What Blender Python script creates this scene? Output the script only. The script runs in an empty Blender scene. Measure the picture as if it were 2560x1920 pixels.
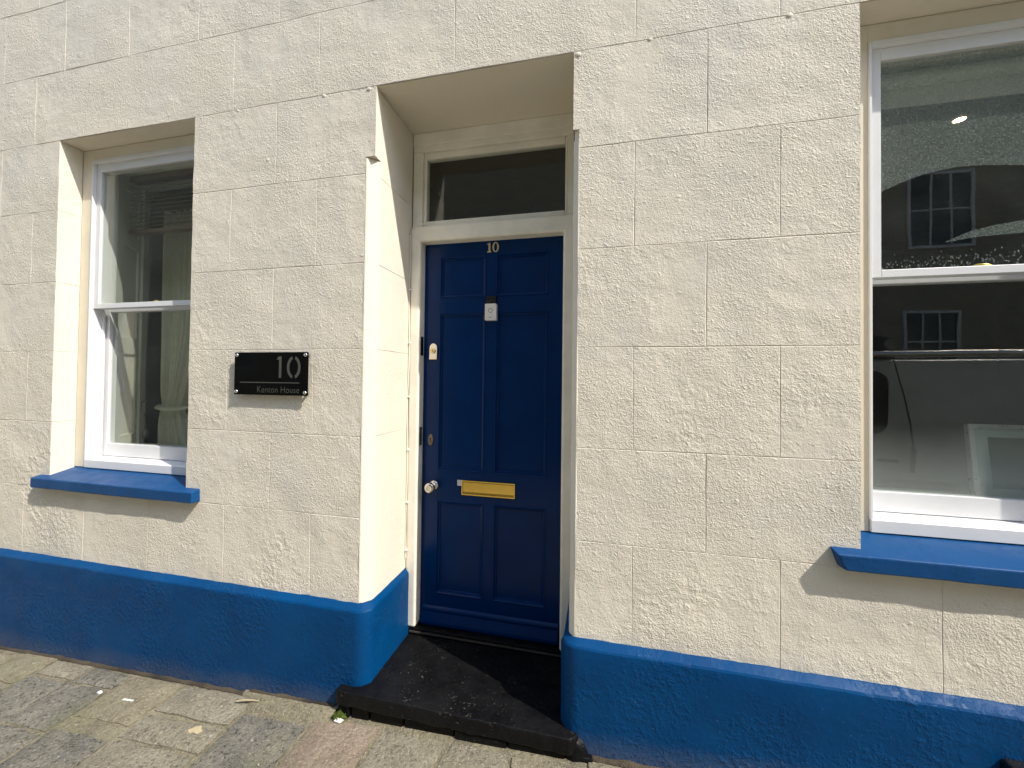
import bpy, bmesh, math, random
from mathutils import Vector, Matrix, noise as mnoise

random.seed(7)
scene = bpy.context.scene
col = scene.collection
H = 1.40                      # height of the camera over the pavement; all heights below are written relative to the camera

# ------------------------------------------------------------------ camera
cam_d = bpy.data.cameras.new('camera')
cam = bpy.data.objects.new('camera', cam_d); col.objects.link(cam)
cam_d.sensor_width = 36.0; cam_d.lens = 36.0 * 964.997 / 2560.0
cam_d.shift_y = -(960.0 - 937.36) / 2560.0
cam_d.clip_start = 0.05; cam_d.clip_end = 400.0
R_ = [[0.975783, 0.008289, -0.218585], [-0.011954, 0.999809, -0.015451], [0.218415, 0.01769, 0.975696]]
def conv(c): return Vector((R_[0][c], R_[2][c], -R_[1][c]))
rx, dn, fw = conv(0), conv(1), conv(2)
m = Matrix((( rx.x, -dn.x, -fw.x, 0.0), (rx.y, -dn.y, -fw.y, -1.48), (rx.z, -dn.z, -fw.z, H), (0, 0, 0, 1)))
cam.matrix_world = m
scene.camera = cam

# ------------------------------------------------------------------ light
SUN = Vector((2.4, -1.0, 2.8)).normalized()
ELEV = math.asin(SUN.z)
world = bpy.data.worlds.new('World'); scene.world = world; world.use_nodes = True
wn = world.node_tree.nodes; wl = world.node_tree.links
sky = wn.new('ShaderNodeTexSky'); sky.sky_type = 'NISHITA'; sky.sun_disc = False
sky.sun_elevation = ELEV; sky.sun_rotation = math.atan2(SUN.x, SUN.y)
wl.new(sky.outputs[0], wn['Background'].inputs[0]); wn['Background'].inputs[1].default_value = 0.15
sd = bpy.data.lights.new('sun', 'SUN'); sd.energy = 2.45; sd.angle = math.radians(0.5); sd.color = (1.0, 0.945, 0.86)
so = bpy.data.objects.new('sun', sd); col.objects.link(so)
so.rotation_euler = SUN.to_track_quat('Z', 'Y').to_euler(); so.location = (6, -6, 9)
scene.view_settings.view_transform = 'Standard'
try: scene.view_settings.look = 'None'
except Exception: pass
scene.view_settings.gamma = 1.0; scene.view_settings.use_curve_mapping = False
scene.view_settings.exposure = 1.23
scene.render.engine = 'CYCLES'
scene.cycles.max_bounces = 10; scene.cycles.transparent_max_bounces = 16
scene.cycles.caustics_reflective = False; scene.cycles.caustics_refractive = False

# ------------------------------------------------------------------ helpers: materials
def N(nt, t, **kw):
    n = nt.nodes.new(t)
    for k, v in kw.items(): setattr(n, k, v)
    return n
def L(nt, a, b): nt.links.new(a, b)
def noise_n(nt, vec, scale, detail=3.0, rough=0.55, dist=0.0):
    n = N(nt, 'ShaderNodeTexNoise'); n.inputs['Scale'].default_value = scale
    n.inputs['Detail'].default_value = detail; n.inputs['Roughness'].default_value = rough
    n.inputs['Distortion'].default_value = dist
    L(nt, vec, n.inputs['Vector']); return n.outputs['Fac']
def ramp(nt, fac, stops):
    r = N(nt, 'ShaderNodeValToRGB'); e = r.color_ramp.elements
    while len(e) < len(stops): e.new(0.5)
    for i, (p, c) in enumerate(stops):
        e[i].position = p; e[i].color = (*c, 1) if len(c) == 3 else c
    L(nt, fac, r.inputs[0]); return r.outputs[0]
def rng(nt, v, a, b, c=0.0, d=1.0):
    r = N(nt, 'ShaderNodeMapRange'); r.inputs[1].default_value = a; r.inputs[2].default_value = b
    r.inputs[3].default_value = c; r.inputs[4].default_value = d; L(nt, v, r.inputs[0]); return r.outputs[0]
def math_n(nt, op, a, b):
    n = N(nt, 'ShaderNodeMath', operation=op)
    for i, x in enumerate((a, b)):
        if isinstance(x, (int, float)): n.inputs[i].default_value = x
        else: L(nt, x, n.inputs[i])
    return n.outputs[0]
def mix(nt, fac, a, b, mode='MIX'):
    n = N(nt, 'ShaderNodeMix', data_type='RGBA', blend_type=mode)
    for s, x in ((n.inputs[0], fac), (n.inputs[6], a), (n.inputs[7], b)):
        if isinstance(x, (int, float)): s.default_value = x
        elif isinstance(x, tuple): s.default_value = (*x, 1)
        else: L(nt, x, s)
    return n.outputs[2]
def new_mat(name):
    m = bpy.data.materials.new(name); m.use_nodes = True
    nt = m.node_tree; p = nt.nodes['Principled BSDF']
    g = N(nt, 'ShaderNodeNewGeometry')
    return m, nt, p, g.outputs['Position']
def bump(nt, p, h, strength, dist, normal=None):
    b = N(nt, 'ShaderNodeBump'); b.inputs['Strength'].default_value = strength; b.inputs['Distance'].default_value = dist
    L(nt, h, b.inputs['Height'])
    if normal is not None: L(nt, normal, b.inputs['Normal'])
    L(nt, b.outputs[0], p.inputs['Normal']); return b.outputs[0]
def paint(name, c, rough=0.4, var=0.10, bs=60, bd=0.0008, bstr=0.5, metal=0.0, spec=0.5):
    m, nt, p, pos = new_mat(name)
    n1 = noise_n(nt, pos, 7, 4)
    lo = tuple(x * (1 - var) for x in c); hi = tuple(min(1, x * (1 + var)) for x in c)
    L(nt, ramp(nt, n1, [(0.3, lo), (0.7, hi)]), p.inputs['Base Color'])
    L(nt, rng(nt, noise_n(nt, pos, 40, 3), 0.3, 0.7, rough * 0.85, min(1, rough * 1.15)), p.inputs['Roughness'])
    p.inputs['Metallic'].default_value = metal; p.inputs['Specular IOR Level'].default_value = spec
    if bstr > 0: bump(nt, p, noise_n(nt, pos, bs, 4), bstr, bd)
    return m

M = {}
def make_render_wall(name, relief=1.0):
    m, nt, p, pos = new_mat(name)
    big = noise_n(nt, pos, 1.7, 4, 0.6); mid = noise_n(nt, pos, 5.5, 4, 0.6)
    c = ramp(nt, big, [(0.32, (0.695, 0.645, 0.550)), (0.5, (0.735, 0.674, 0.556)), (0.68, (0.750, 0.684, 0.555))])
    c = mix(nt, rng(nt, mid, 0.55, 0.72, 0.0, 0.35), c, (0.705, 0.655, 0.570))
    stain = math_n(nt, 'MULTIPLY', rng(nt, noise_n(nt, pos, 55, 5, 0.7), 0.69, 0.78), 0.16)
    c = mix(nt, stain, c, (0.45, 0.40, 0.33))
    L(nt, c, p.inputs['Base Color']); p.inputs['Roughness'].default_value = 0.8
    p.inputs['Specular IOR Level'].default_value = 0.25
    wv = N(nt, 'ShaderNodeVectorMath', operation='ADD')
    L(nt, pos, wv.inputs[0])
    n1 = noise_n(nt, pos, 85, 3, 0.6); n2 = noise_n(nt, pos, 190, 4, 0.65); n3 = noise_n(nt, pos, 8, 2, 0.45)
    mask = rng(nt, noise_n(nt, pos, 2.6, 4, 0.6), 0.40, 0.66, 0.38, 1.45)
    grain = math_n(nt, 'ADD', math_n(nt, 'MULTIPLY', n1, 0.8), math_n(nt, 'MULTIPLY', n2, 0.95))
    grain = math_n(nt, 'MULTIPLY', grain, mask)
    blobs = math_n(nt, 'MULTIPLY', rng(nt, noise_n(nt, pos, 52, 2, 0.4), 0.62, 0.74), math_n(nt, 'MULTIPLY', mask, 0.4))
    h = math_n(nt, 'ADD', grain, math_n(nt, 'ADD', math_n(nt, 'MULTIPLY', n3, 1.5), blobs))
    sz = N(nt, 'ShaderNodeSeparateXYZ'); L(nt, pos, sz.inputs[0])
    low = math_n(nt, 'MULTIPLY', rng(nt, sz.outputs[2], H - 0.95, H - 0.1, 1.0, 0.35), rng(nt, noise_n(nt, pos, 1.9, 4, 0.6), 0.50, 0.64))
    coarse = math_n(nt, 'MULTIPLY', rng(nt, noise_n(nt, pos, 34, 5, 0.65), 0.40, 0.72), low)
    h = math_n(nt, 'ADD', h, math_n(nt, 'MULTIPLY', coarse, 1.5 if relief > 0.9 else 0.0))
    bump(nt, p, h, 1.0, 0.0044 * relief)
    return m
M['wall'] = make_render_wall('painted_render', 1.0)
M['reveal'] = make_render_wall('painted_reveal', 0.35)
M['cream'] = paint('cream_paint', (0.72, 0.66, 0.53), 0.5, 0.05, 45, 0.0012, 0.5)
M['cream_old'] = paint('old_cream_gloss', (0.84, 0.80, 0.69), 0.42, 0.10, 30, 0.002, 0.6)
M['white'] = paint('white_gloss', (0.74, 0.74, 0.74), 0.35, 0.03, 30, 0.0008, 0.35)

def make_blue(name, c1, c2, rough, bs, bd, dirt):
    m, nt, p, pos = new_mat(name)
    n = noise_n(nt, pos, 4.2, 5, 0.6)
    c = ramp(nt, n, [(0.35, c1), (0.65, c2)])
    if dirt:
        sp = N(nt, 'ShaderNodeSeparateXYZ'); L(nt, pos, sp.inputs[0])
        # splash dirt: height over the sloping pavement
        gz = math_n(nt, 'SUBTRACT', sp.outputs[2], math_n(nt, 'ADD', math_n(nt, 'MULTIPLY', sp.outputs[0], 0.033), H - 1.353))
        gz = math_n(nt, 'ADD', gz, math_n(nt, 'MULTIPLY', noise_n(nt, pos, 3.1, 3), -0.10))
        d = rng(nt, gz, -0.05, 0.045, 1.0, 0.0)
        sn = noise_n(nt, pos, 170, 4, 0.7)
        d2 = math_n(nt, 'MULTIPLY', d, rng(nt, sn, 0.36, 0.62))
        c = mix(nt, math_n(nt, 'MULTIPLY', d2, 0.6), c, (0.15, 0.13, 0.11))
        ch = math_n(nt, 'MULTIPLY', rng(nt, noise_n(nt, pos, 150, 2, 0.5), 0.755, 0.78), 0.5)
        c = mix(nt, ch, c, (0.35, 0.42, 0.55))
    L(nt, c, p.inputs['Base Color'])
    L(nt, rng(nt, noise_n(nt, pos, 15, 4), 0.3, 0.7, rough * 0.8, rough * 1.25), p.inputs['Roughness'])
    lump = math_n(nt, 'MULTIPLY', rng(nt, noise_n(nt, pos, bs, 5, 0.6), 0.45, 0.8), rng(nt, noise_n(nt, pos, 3.5, 3), 0.42, 0.62, 0.12, 1.0))
    h = math_n(nt, 'ADD', lump, math_n(nt, 'MULTIPLY', noise_n(nt, pos, 12, 3), 0.5))
    p.inputs['Specular IOR Level'].default_value = 0.13 if dirt else 0.24
    bump(nt, p, h, 0.9, bd)
    return m
M['blue'] = make_blue('blue_masonry_paint', (0.0001, 0.041, 0.136), (0.0003, 0.051, 0.160), 0.45, 52, 0.0046, True)
M['blue_sill'] = make_blue('blue_sill_paint', (0.001, 0.047, 0.154), (0.003, 0.058, 0.180), 0.42, 30, 0.0016, False)
M['door'] = paint('navy_door_paint', (0.0001, 0.0205, 0.098), 0.22, 0.10, 14, 0.0003, 0.2, spec=0.16)

def make_black_step():
    m, nt, p, pos = new_mat('black_step_paint')
    n = noise_n(nt, pos, 9, 5, 0.65)
    c = ramp(nt, n, [(0.35, (0.0035, 0.0035, 0.004)), (0.7, (0.009, 0.009, 0.0095))])
    spec = math_n(nt, 'MULTIPLY', rng(nt, noise_n(nt, pos, 95, 4, 0.7), 0.62, 0.71), rng(nt, noise_n(nt, pos, 5, 3), 0.44, 0.64))
    c = mix(nt, math_n(nt, 'MULTIPLY', spec, 0.75), c, (0.22, 0.20, 0.16))
    L(nt, c, p.inputs['Base Color'])
    L(nt, rng(nt, noise_n(nt, pos, 30, 4), 0.3, 0.7, 0.26, 0.52), p.inputs['Roughness'])
    p.inputs['Specular IOR Level'].default_value = 0.14
    bump(nt, p, math_n(nt, 'ADD', noise_n(nt, pos, 70, 5, 0.65), noise_n(nt, pos, 18, 3)), 0.8, 0.004)
    return m
M['black_step'] = make_black_step()

def make_stone(name, base, dark, light, pit):
    m, nt, p, pos = new_mat(name)
    o = N(nt, 'ShaderNodeObjectInfo')
    ad = N(nt, 'ShaderNodeVectorMath', operation='ADD'); L(nt, pos, ad.inputs[0])
    sc = N(nt, 'ShaderNodeVectorMath', operation='SCALE'); sc.inputs[0].default_value = (7, 3, 5); L(nt, o.outputs['Random'], sc.inputs['Scale'])
    L(nt, sc.outputs[0], ad.inputs[1]); v = ad.outputs[0]
    c = ramp(nt, noise_n(nt, v, 8, 5, 0.65), [(0.3, dark), (0.5, base), (0.72, light)])
    fine = noise_n(nt, v, 62, 6, 0.78)
    c = mix(nt, rng(nt, fine, 0.51, 0.62, 0.0, pit), c, tuple(x * 0.35 for x in dark))
    c = mix(nt, rng(nt, noise_n(nt, v, 150, 3, 0.6), 0.58, 0.68, 0.0, 0.7), c, tuple(min(1, x * 1.7) for x in light))
    alg = math_n(nt, 'MULTIPLY', rng(nt, noise_n(nt, pos, 4.0, 4, 0.6), 0.52, 0.70), 0.45)
    c = mix(nt, alg, c, (0.22, 0.22, 0.12))
    pt = rng(nt, noise_n(nt, pos, 44, 3, 0.6), 0.695, 0.725)
    c = mix(nt, math_n(nt, 'MULTIPLY', pt, 0.8), c, (0.62, 0.60, 0.56))
    L(nt, c, p.inputs['Base Color']); p.inputs['Roughness'].default_value = 0.85
    p.inputs['Specular IOR Level'].default_value = 0.25
    h = math_n(nt, 'ADD', math_n(nt, 'MULTIPLY', fine, -1.6), math_n(nt, 'ADD', math_n(nt, 'MULTIPLY', noise_n(nt, v, 48, 4, 0.6), 1.3), noise_n(nt, v, 14, 3)))
    bump(nt, p, h, 1.0, 0.011)
    return m
M['st_grey'] = make_stone('grey_granite', (0.33, 0.295, 0.215), (0.25, 0.226, 0.168), (0.41, 0.365, 0.27), 0.75)
M['st_blue'] = make_stone('blue_grey_granite', (0.235, 0.218, 0.175), (0.155, 0.148, 0.125), (0.33, 0.303, 0.24), 1.0)
M['st_pink'] = make_stone('pink_granite', (0.36, 0.285, 0.21), (0.27, 0.21, 0.155), (0.43, 0.345, 0.26), 0.5)
M['st_tan'] = make_stone('tan_granite', (0.32, 0.28, 0.19), (0.24, 0.21, 0.14), (0.39, 0.345, 0.24), 0.5)
M['mortar'] = make_stone('sandy_mortar', (0.30, 0.265, 0.175), (0.20, 0.175, 0.12), (0.38, 0.335, 0.23), 0.6)
M['road'] = make_stone('worn_granite_road', (0.36, 0.325, 0.255), (0.28, 0.25, 0.20), (0.42, 0.38, 0.30), 0.4)
M['slate'] = paint('roof_slate', (0.07, 0.07, 0.075), 0.7, 0.2, bstr=0)

M['grime'] = paint('packed_brown_grime', (0.055, 0.042, 0.026), 0.95, 0.6, 160, 0.006, 1.0)
M['acrylic'] = paint('black_acrylic', (0.002, 0.002, 0.002), 0.08, 0.0, bstr=0, spec=0.2)
M['mirror'] = paint('mirror_letters', (0.42, 0.41, 0.38), 0.16, 0.05, 200, 0.0003, 0.3, metal=1.0)
M['chrome'] = paint('satin_nickel', (0.68, 0.64, 0.57), 0.16, 0.04, bstr=0, metal=1.0)
M['brass'] = paint('polished_brass', (0.90, 0.60, 0.13), 0.22, 0.05, 40, 0.0003, 0.2, metal=1.0)
M['gilt'] = paint('pale_gilt_numerals', (0.62, 0.53, 0.34), 0.42, 0.12, 150, 0.0008, 0.5)
M['plastic_w'] = paint('white_plastic', (0.78, 0.76, 0.72), 0.35, 0.01, bstr=0)
M['plastic_b'] = paint('black_plastic', (0.006, 0.006, 0.007), 0.25, 0.0, bstr=0)
M['grey_mark'] = paint('grey_print', (0.22, 0.22, 0.21), 0.5, 0.0, bstr=0)
M['dull_metal'] = paint('dull_steel', (0.16, 0.14, 0.12), 0.45, 0.2, bstr=0, metal=0.7)
M['tag'] = paint('grey_white_tag', (0.55, 0.57, 0.60), 0.5, 0.03, bstr=0)
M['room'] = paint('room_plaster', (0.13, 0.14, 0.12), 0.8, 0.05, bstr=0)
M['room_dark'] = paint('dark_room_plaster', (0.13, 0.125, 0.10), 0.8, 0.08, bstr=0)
M['floor'] = paint('room_floorboards', (0.16, 0.10, 0.06), 0.5, 0.2, bstr=0)
M['lining'] = paint('cream_lining_paint', (0.66, 0.65, 0.57), 0.45, 0.03, bstr=0)
M['blind'] = paint('brown_wood_slat', (0.13, 0.085, 0.055), 0.5, 0.25, bstr=0)
M['cord'] = paint('dark_cord', (0.035, 0.03, 0.025), 0.8, 0.1, bstr=0)
M['silver'] = paint('silver_frame', (0.62, 0.62, 0.60), 0.3, 0.05, bstr=0, metal=0.6)
M['mount'] = paint('white_mount', (0.70, 0.70, 0.68), 0.6, 0.02, bstr=0)
M['print'] = paint('dim_print', (0.20, 0.19, 0.15), 0.5, 0.3, bstr=0)
M['van'] = paint('van_body_paint', (0.78, 0.77, 0.66), 0.3, 0.02, bstr=0)
M['van_glass'] = paint('dark_van_glass', (0.02, 0.018, 0.016), 0.1, 0.1, bstr=0)
M['tyre'] = paint('tyre_rubber', (0.02, 0.02, 0.02), 0.8, 0.1, bstr=0)
M['opp_wall'] = paint('opposite_render', (0.34, 0.29, 0.20), 0.85, 0.08, 25, 0.004, 0.5)
M['opp_glass'] = paint('opposite_glass', (0.02, 0.035, 0.03), 0.1, 0.1, bstr=0)
M['opp_frame'] = paint('opposite_frames', (0.6, 0.6, 0.56), 0.5, 0.05, bstr=0)
M['moss'] = paint('moss_green', (0.10, 0.14, 0.02), 0.9, 0.5, bstr=0)
M['paper'] = paint('white_paper', (0.80, 0.79, 0.76), 0.7, 0.03, bstr=0)
M['leaf'] = paint('dry_pale_leaf', (0.46, 0.38, 0.22), 0.8, 0.2, 60, 0.003, 0.6)
M['twig'] = paint('dry_twig', (0.36, 0.29, 0.19), 0.85, 0.2, bstr=0)

def make_cloth():
    m, nt, p, pos = new_mat('curtain_cloth')
    c = ramp(nt, noise_n(nt, pos, 25, 4), [(0.3, (0.62, 0.60, 0.46)), (0.7, (0.70, 0.67, 0.52))])
    L(nt, c, p.inputs['Base Color']); p.inputs['Roughness'].default_value = 0.9
    bump(nt, p, noise_n(nt, pos, 300, 2), 0.3, 0.001)
    return m
M['cloth'] = make_cloth()

def make_glass(name, refl, dirt, drops, foot=False):
    m = bpy.data.materials.new(name); m.use_nodes = True; nt = m.node_tree; nt.nodes.clear()
    out = N(nt, 'ShaderNodeOutputMaterial'); g = N(nt, 'ShaderNodeNewGeometry'); pos = g.outputs['Position']
    tr = N(nt, 'ShaderNodeBsdfTransparent'); tr.inputs[0].default_value = (0.945, 0.97, 0.95, 1)
    gl = N(nt, 'ShaderNodeBsdfGlossy'); gl.inputs['Roughness'].default_value = 0.004
    b = N(nt, 'ShaderNodeBump'); b.inputs['Strength'].default_value = 0.25; b.inputs['Distance'].default_value = 0.0015
    L(nt, noise_n(nt, pos, 3.0, 2), b.inputs['Height']); L(nt, b.outputs[0], gl.inputs['Normal'])
    dt = N(nt, 'ShaderNodeVectorMath', operation='DOT_PRODUCT'); L(nt, g.outputs['Incoming'], dt.inputs[0]); L(nt, g.outputs['Normal'], dt.inputs[1])
    ab = math_n(nt, 'ABSOLUTE', dt.outputs['Value'], 0.0)
    f2 = math_n(nt, 'ADD', math_n(nt, 'MULTIPLY', math_n(nt, 'POWER', math_n(nt, 'SUBTRACT', 1.0, ab), 5.0), 0.957), 0.043 * refl)   # Schlick, the same from both sides
    mx = N(nt, 'ShaderNodeMixShader'); L(nt, f2, mx.inputs[0]); L(nt, tr.outputs[0], mx.inputs[1]); L(nt, gl.outputs[0], mx.inputs[2])
    df = N(nt, 'ShaderNodeBsdfDiffuse'); df.inputs[0].default_value = (0.62, 0.66, 0.62, 1)
    d = math_n(nt, 'ADD', math_n(nt, 'MULTIPLY', rng(nt, noise_n(nt, pos, 6, 4, 0.6), 0.35, 0.75), dirt),
               math_n(nt, 'MULTIPLY', rng(nt, noise_n(nt, pos, 130, 2, 0.5), 0.725, 0.76), drops))
    if foot:                                                     # dust settled along the bottom of the pane
        sp = N(nt, 'ShaderNodeSeparateXYZ'); L(nt, pos, sp.inputs[0])
        ft = math_n(nt, 'POWER', rng(nt, math_n(nt, 'ADD', sp.outputs[2], math_n(nt, 'MULTIPLY', noise_n(nt, pos, 5, 3), 0.06)), H - 0.37, H - 0.10, 1.0, 0.0), 1.4)
        d = math_n(nt, 'ADD', d, math_n(nt, 'MULTIPLY', ft, 0.22))
    m2 = N(nt, 'ShaderNodeMixShader'); L(nt, d, m2.inputs[0]); L(nt, mx.outputs[0], m2.inputs[1]); L(nt, df.outputs[0], m2.inputs[2])
    L(nt, m2.outputs[0], out.inputs[0]); return m
M['glass'] = make_glass('window_glass', 1.0, 0.016, 0.14)
M['glass_clean'] = make_glass('clear_window_glass', 1.0, 0.006, 0.08, True)
def make_mist():
    m = bpy.data.materials.new('condensation_film'); m.use_nodes = True; nt = m.node_tree; nt.nodes.clear()
    out = N(nt, 'ShaderNodeOutputMaterial'); g = N(nt, 'ShaderNodeNewGeometry'); pos = g.outputs['Position']
    tr = N(nt, 'ShaderNodeBsdfTransparent'); df = N(nt, 'ShaderNodeBsdfDiffuse'); df.inputs[0].default_value = (0.68, 0.74, 0.70, 1)
    a = math_n(nt, 'ADD', rng(nt, noise_n(nt, pos, 150, 3, 0.7), 0.35, 0.75, 0.06, 0.42), math_n(nt, 'MULTIPLY', noise_n(nt, pos, 9, 3), 0.10))
    mx = N(nt, 'ShaderNodeMixShader'); L(nt, a, mx.inputs[0]); L(nt, tr.outputs[0], mx.inputs[1]); L(nt, df.outputs[0], mx.inputs[2])
    L(nt, mx.outputs[0], out.inputs[0]); return m
M['mist'] = make_mist()
M['drop'] = paint('lit_water_drop', (0.28, 0.30, 0.29), 0.1, 0.1, bstr=0)
def make_lamp():
    m = bpy.data.materials.new('lamp_glow'); m.use_nodes = True
    p = m.node_tree.nodes['Principled BSDF']; p.inputs['Emission Color'].default_value = (1, 0.72, 0.4, 1); p.inputs['Emission Strength'].default_value = 9.0
    return m
M['lamp'] = make_lamp()

# ------------------------------------------------------------------ helpers: objects
def tag(o, label=None, cat=None, group=None, kind=None):
    if label: o['label'] = label
    if cat: o['category'] = cat
    if group: o['group'] = group
    if kind: o['kind'] = kind
    return o
def thing(name, label, cat, group=None, loc=(0, 0, 0)):
    o = bpy.data.objects.new(name, None); o.location = loc; o.empty_display_size = 0.1
    col.objects.link(o); return tag(o, label, cat, group)
class MB:
    def __init__(s): s.v = []; s.f = []; s.sm = []; s.mi = []
    def add(s, vs, fs, smooth=False, mi=0):
        b = len(s.v); s.v += [tuple(q) for q in vs]
        for q in fs: s.f.append([i + b for i in q]); s.sm.append(smooth); s.mi.append(mi)
    def box(s, x0, x1, y0, y1, z0, z1, mi=0):
        s.add([(x, y, z) for x in (x0, x1) for y in (y0, y1) for z in (z0, z1)],
              [(0, 1, 3, 2), (4, 6, 7, 5), (0, 4, 5, 1), (2, 3, 7, 6), (0, 2, 6, 4), (1, 5, 7, 3)], mi=mi)
    def prism(s, poly, z0, z1, mi=0, smooth=False):             # polygon in plan (x, y), extruded upward; z may be functions of (x, y)
        f0 = z0 if callable(z0) else (lambda x, y: z0); f1 = z1 if callable(z1) else (lambda x, y: z1)
        n = len(poly)
        s.add([(x, y, f0(x, y)) for x, y in poly] + [(x, y, f1(x, y)) for x, y in poly],
              [tuple(range(n))[::-1], tuple(range(n, 2 * n))] + [(i, (i + 1) % n, n + (i + 1) % n, n + i) for i in range(n)], smooth, mi)
    def face_prism(s, poly, y0, y1, mi=0):                      # polygon in elevation (x, z), between y0 (front) and y1
        n = len(poly)
        s.add([(x, y0, z) for x, z in poly] + [(x, y1, z) for x, z in poly],
              [tuple(range(n)), tuple(range(n, 2 * n))[::-1]] + [(i, n + i, n + (i + 1) % n, (i + 1) % n) for i in range(n)], mi=mi)
    def tube(s, pts, r, k=8, mi=0):
        pts = [Vector(p) for p in pts]; rs = r if isinstance(r, (list, tuple)) else [r] * len(pts)
        vs = []
        for i, p in enumerate(pts):
            t = (pts[min(i + 1, len(pts) - 1)] - pts[max(i - 1, 0)]).normalized()
            a = t.cross(Vector((0, 0, 1)))
            if a.length < 0.05: a = t.cross(Vector((0, 1, 0)))
            a.normalize(); b = t.cross(a)
            vs += [p + (a * math.cos(2 * math.pi * j / k) + b * math.sin(2 * math.pi * j / k)) * rs[i] for j in range(k)]
        fs = [(i * k + j, i * k + (j + 1) % k, (i + 1) * k + (j + 1) % k, (i + 1) * k + j) for i in range(len(pts) - 1) for j in range(k)]
        s.add(vs, fs, True, mi); n = len(pts)
        s.add(vs[:k], [tuple(range(k))[::-1]], False, mi); s.add(vs[-k:], [tuple(range(k))], False, mi)
    def lathe_y(s, cx, cz, prof, k=24, mi=0, sx=1.0, sz=1.0):    # profile of (y, r) round an axis along y
        vs = [(cx + math.cos(2 * math.pi * j / k) * r * sx, y, cz + math.sin(2 * math.pi * j / k) * r * sz) for y, r in prof for j in range(k)]
        fs = [(i * k + j, (i + 1) * k + j, (i + 1) * k + (j + 1) % k, i * k + (j + 1) % k) for i in range(len(prof) - 1) for j in range(k)]
        s.add(vs, fs, True, mi)
        s.add(vs[-k:], [tuple(range(k))], False, mi); s.add(vs[:k], [tuple(range(k))[::-1]], False, mi)
    def build(s, name, mats, parent=None, bevel=0.0, seg=2, fix=True):
        me = bpy.data.meshes.new(name)
        me.from_pydata([(x, y, z + H) for x, y, z in s.v], [], s.f)
        for mt in (mats if isinstance(mats, (list, tuple)) else [mats]): me.materials.append(mt)
        for pl, sm, mi in zip(me.polygons, s.sm, s.mi): pl.use_smooth = sm; pl.material_index = mi
        if fix:
            bm = bmesh.new(); bm.from_mesh(me); bmesh.ops.recalc_face_normals(bm, faces=bm.faces); bm.to_mesh(me); bm.free()
        me.update()
        o = bpy.data.objects.new(name, me); col.objects.link(o)
        if parent is not None: o.parent = parent
        if bevel > 0:
            b = o.modifiers.new('bevel', 'BEVEL'); b.width = bevel; b.segments = seg; b.limit_method = 'ANGLE'; b.angle_limit = math.radians(40)
            b.harden_normals = False
        return o
def block(org, u, v, n, w, h, edges=(1, 1, 1, 1), chamf=0.0028, depth=0.0011, jit=0.0006, wave=0.0036):
    """one scored block: slightly uneven front, chamfered edges. edges: left, right, bottom, top are scored joints"""
    org, u, v, n = Vector(org), Vector(u), Vector(v), Vector(n)
    nx = max(2, min(7, round(w / 0.08))); nz = max(2, min(5, round(h / 0.085)))
    g = 0.0004
    l, r, b, t = [(g + chamf * random.uniform(0.45, 1.1)) if e else 0.0 for e in edges]
    mb = MB(); vs = []; idx = {}
    for j in range(nz + 1):
        for i in range(nx + 1):
            a = l + (w - l - r) * i / nx; c = b + (h - b - t) * j / nz
            if 0 < i < nx or edges[0 if i == 0 else 1]:
                pass
            if i in (0, nx) and edges[0 if i == 0 else 1]: a += random.uniform(-jit, jit)
            if j in (0, nz) and edges[2 if j == 0 else 3]: c += random.uniform(-jit, jit)
            p = org + u * a + v * c
            d = wave * (mnoise.noise(p * 5.3) + 0.6 * mnoise.noise(p * 13.0))
            idx[i, j] = len(vs); vs.append(p + n * d)
    fs = [(idx[i, j], idx[i + 1, j], idx[i + 1, j + 1], idx[i, j + 1]) for j in range(nz) for i in range(nx)]
    mb.add(vs, fs, True)
    ring = [(i, 0) for i in range(nx)] + [(nx, j) for j in range(nz)] + [(i, nz) for i in range(nx, 0, -1)] + [(0, j) for j in range(nz, 0, -1)]
    tops = [vs[idx[q]] for q in ring]; bots = []
    for (i, j), p in zip(ring, tops):
        q = p - n * depth
        if i == 0 and edges[0]: q = q - u * (l - g)
        if i == nx and edges[1]: q = q + u * (r - g)
        if j == 0 and edges[2]: q = q - v * (b - g)
        if j == nz and edges[3]: q = q + v * (t - g)
        bots.append(q)
    k = len(ring)
    mb.add(tops + bots, [(i, k + i, k + (i + 1) % k, (i + 1) % k) for i in range(k)], False)
    return mb

GX, GY, GC = 0.033, 0.02, -1.353
def gz(x, y): return GC + GX * x + GY * (y + 0.03)

# ------------------------------------------------------------------ ground
mb = MB(); mb.add([(-60, -60, gz(0, -60) - 0.02), (60, -60, gz(0, -60) - 0.02), (60, 60, gz(0, 0) - 2.2), (-60, 60, gz(0, 0) - 2.2)], [(0, 1, 2, 3)])
# the street is one sheet following the slope near the house
mb = MB(); xs = [-70, -20, -7, 5, 20, 70]; ys = [-70, -20, -8, -1.55, 0.4, 30]
def gs(x, y): return gz(max(-20, min(20, x)), max(-8, min(0.4, y))) - 0.03
mb.add([(x, y, gs(x, y)) for y in ys for x in xs], [(j * 6 + i, j * 6 + i + 1, j * 6 + i + 7, j * 6 + i + 6) for j in range(5) for i in range(5)])
street = tag(mb.build('street', M['road']), 'worn stone street running past the house', kind='structure')

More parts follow.
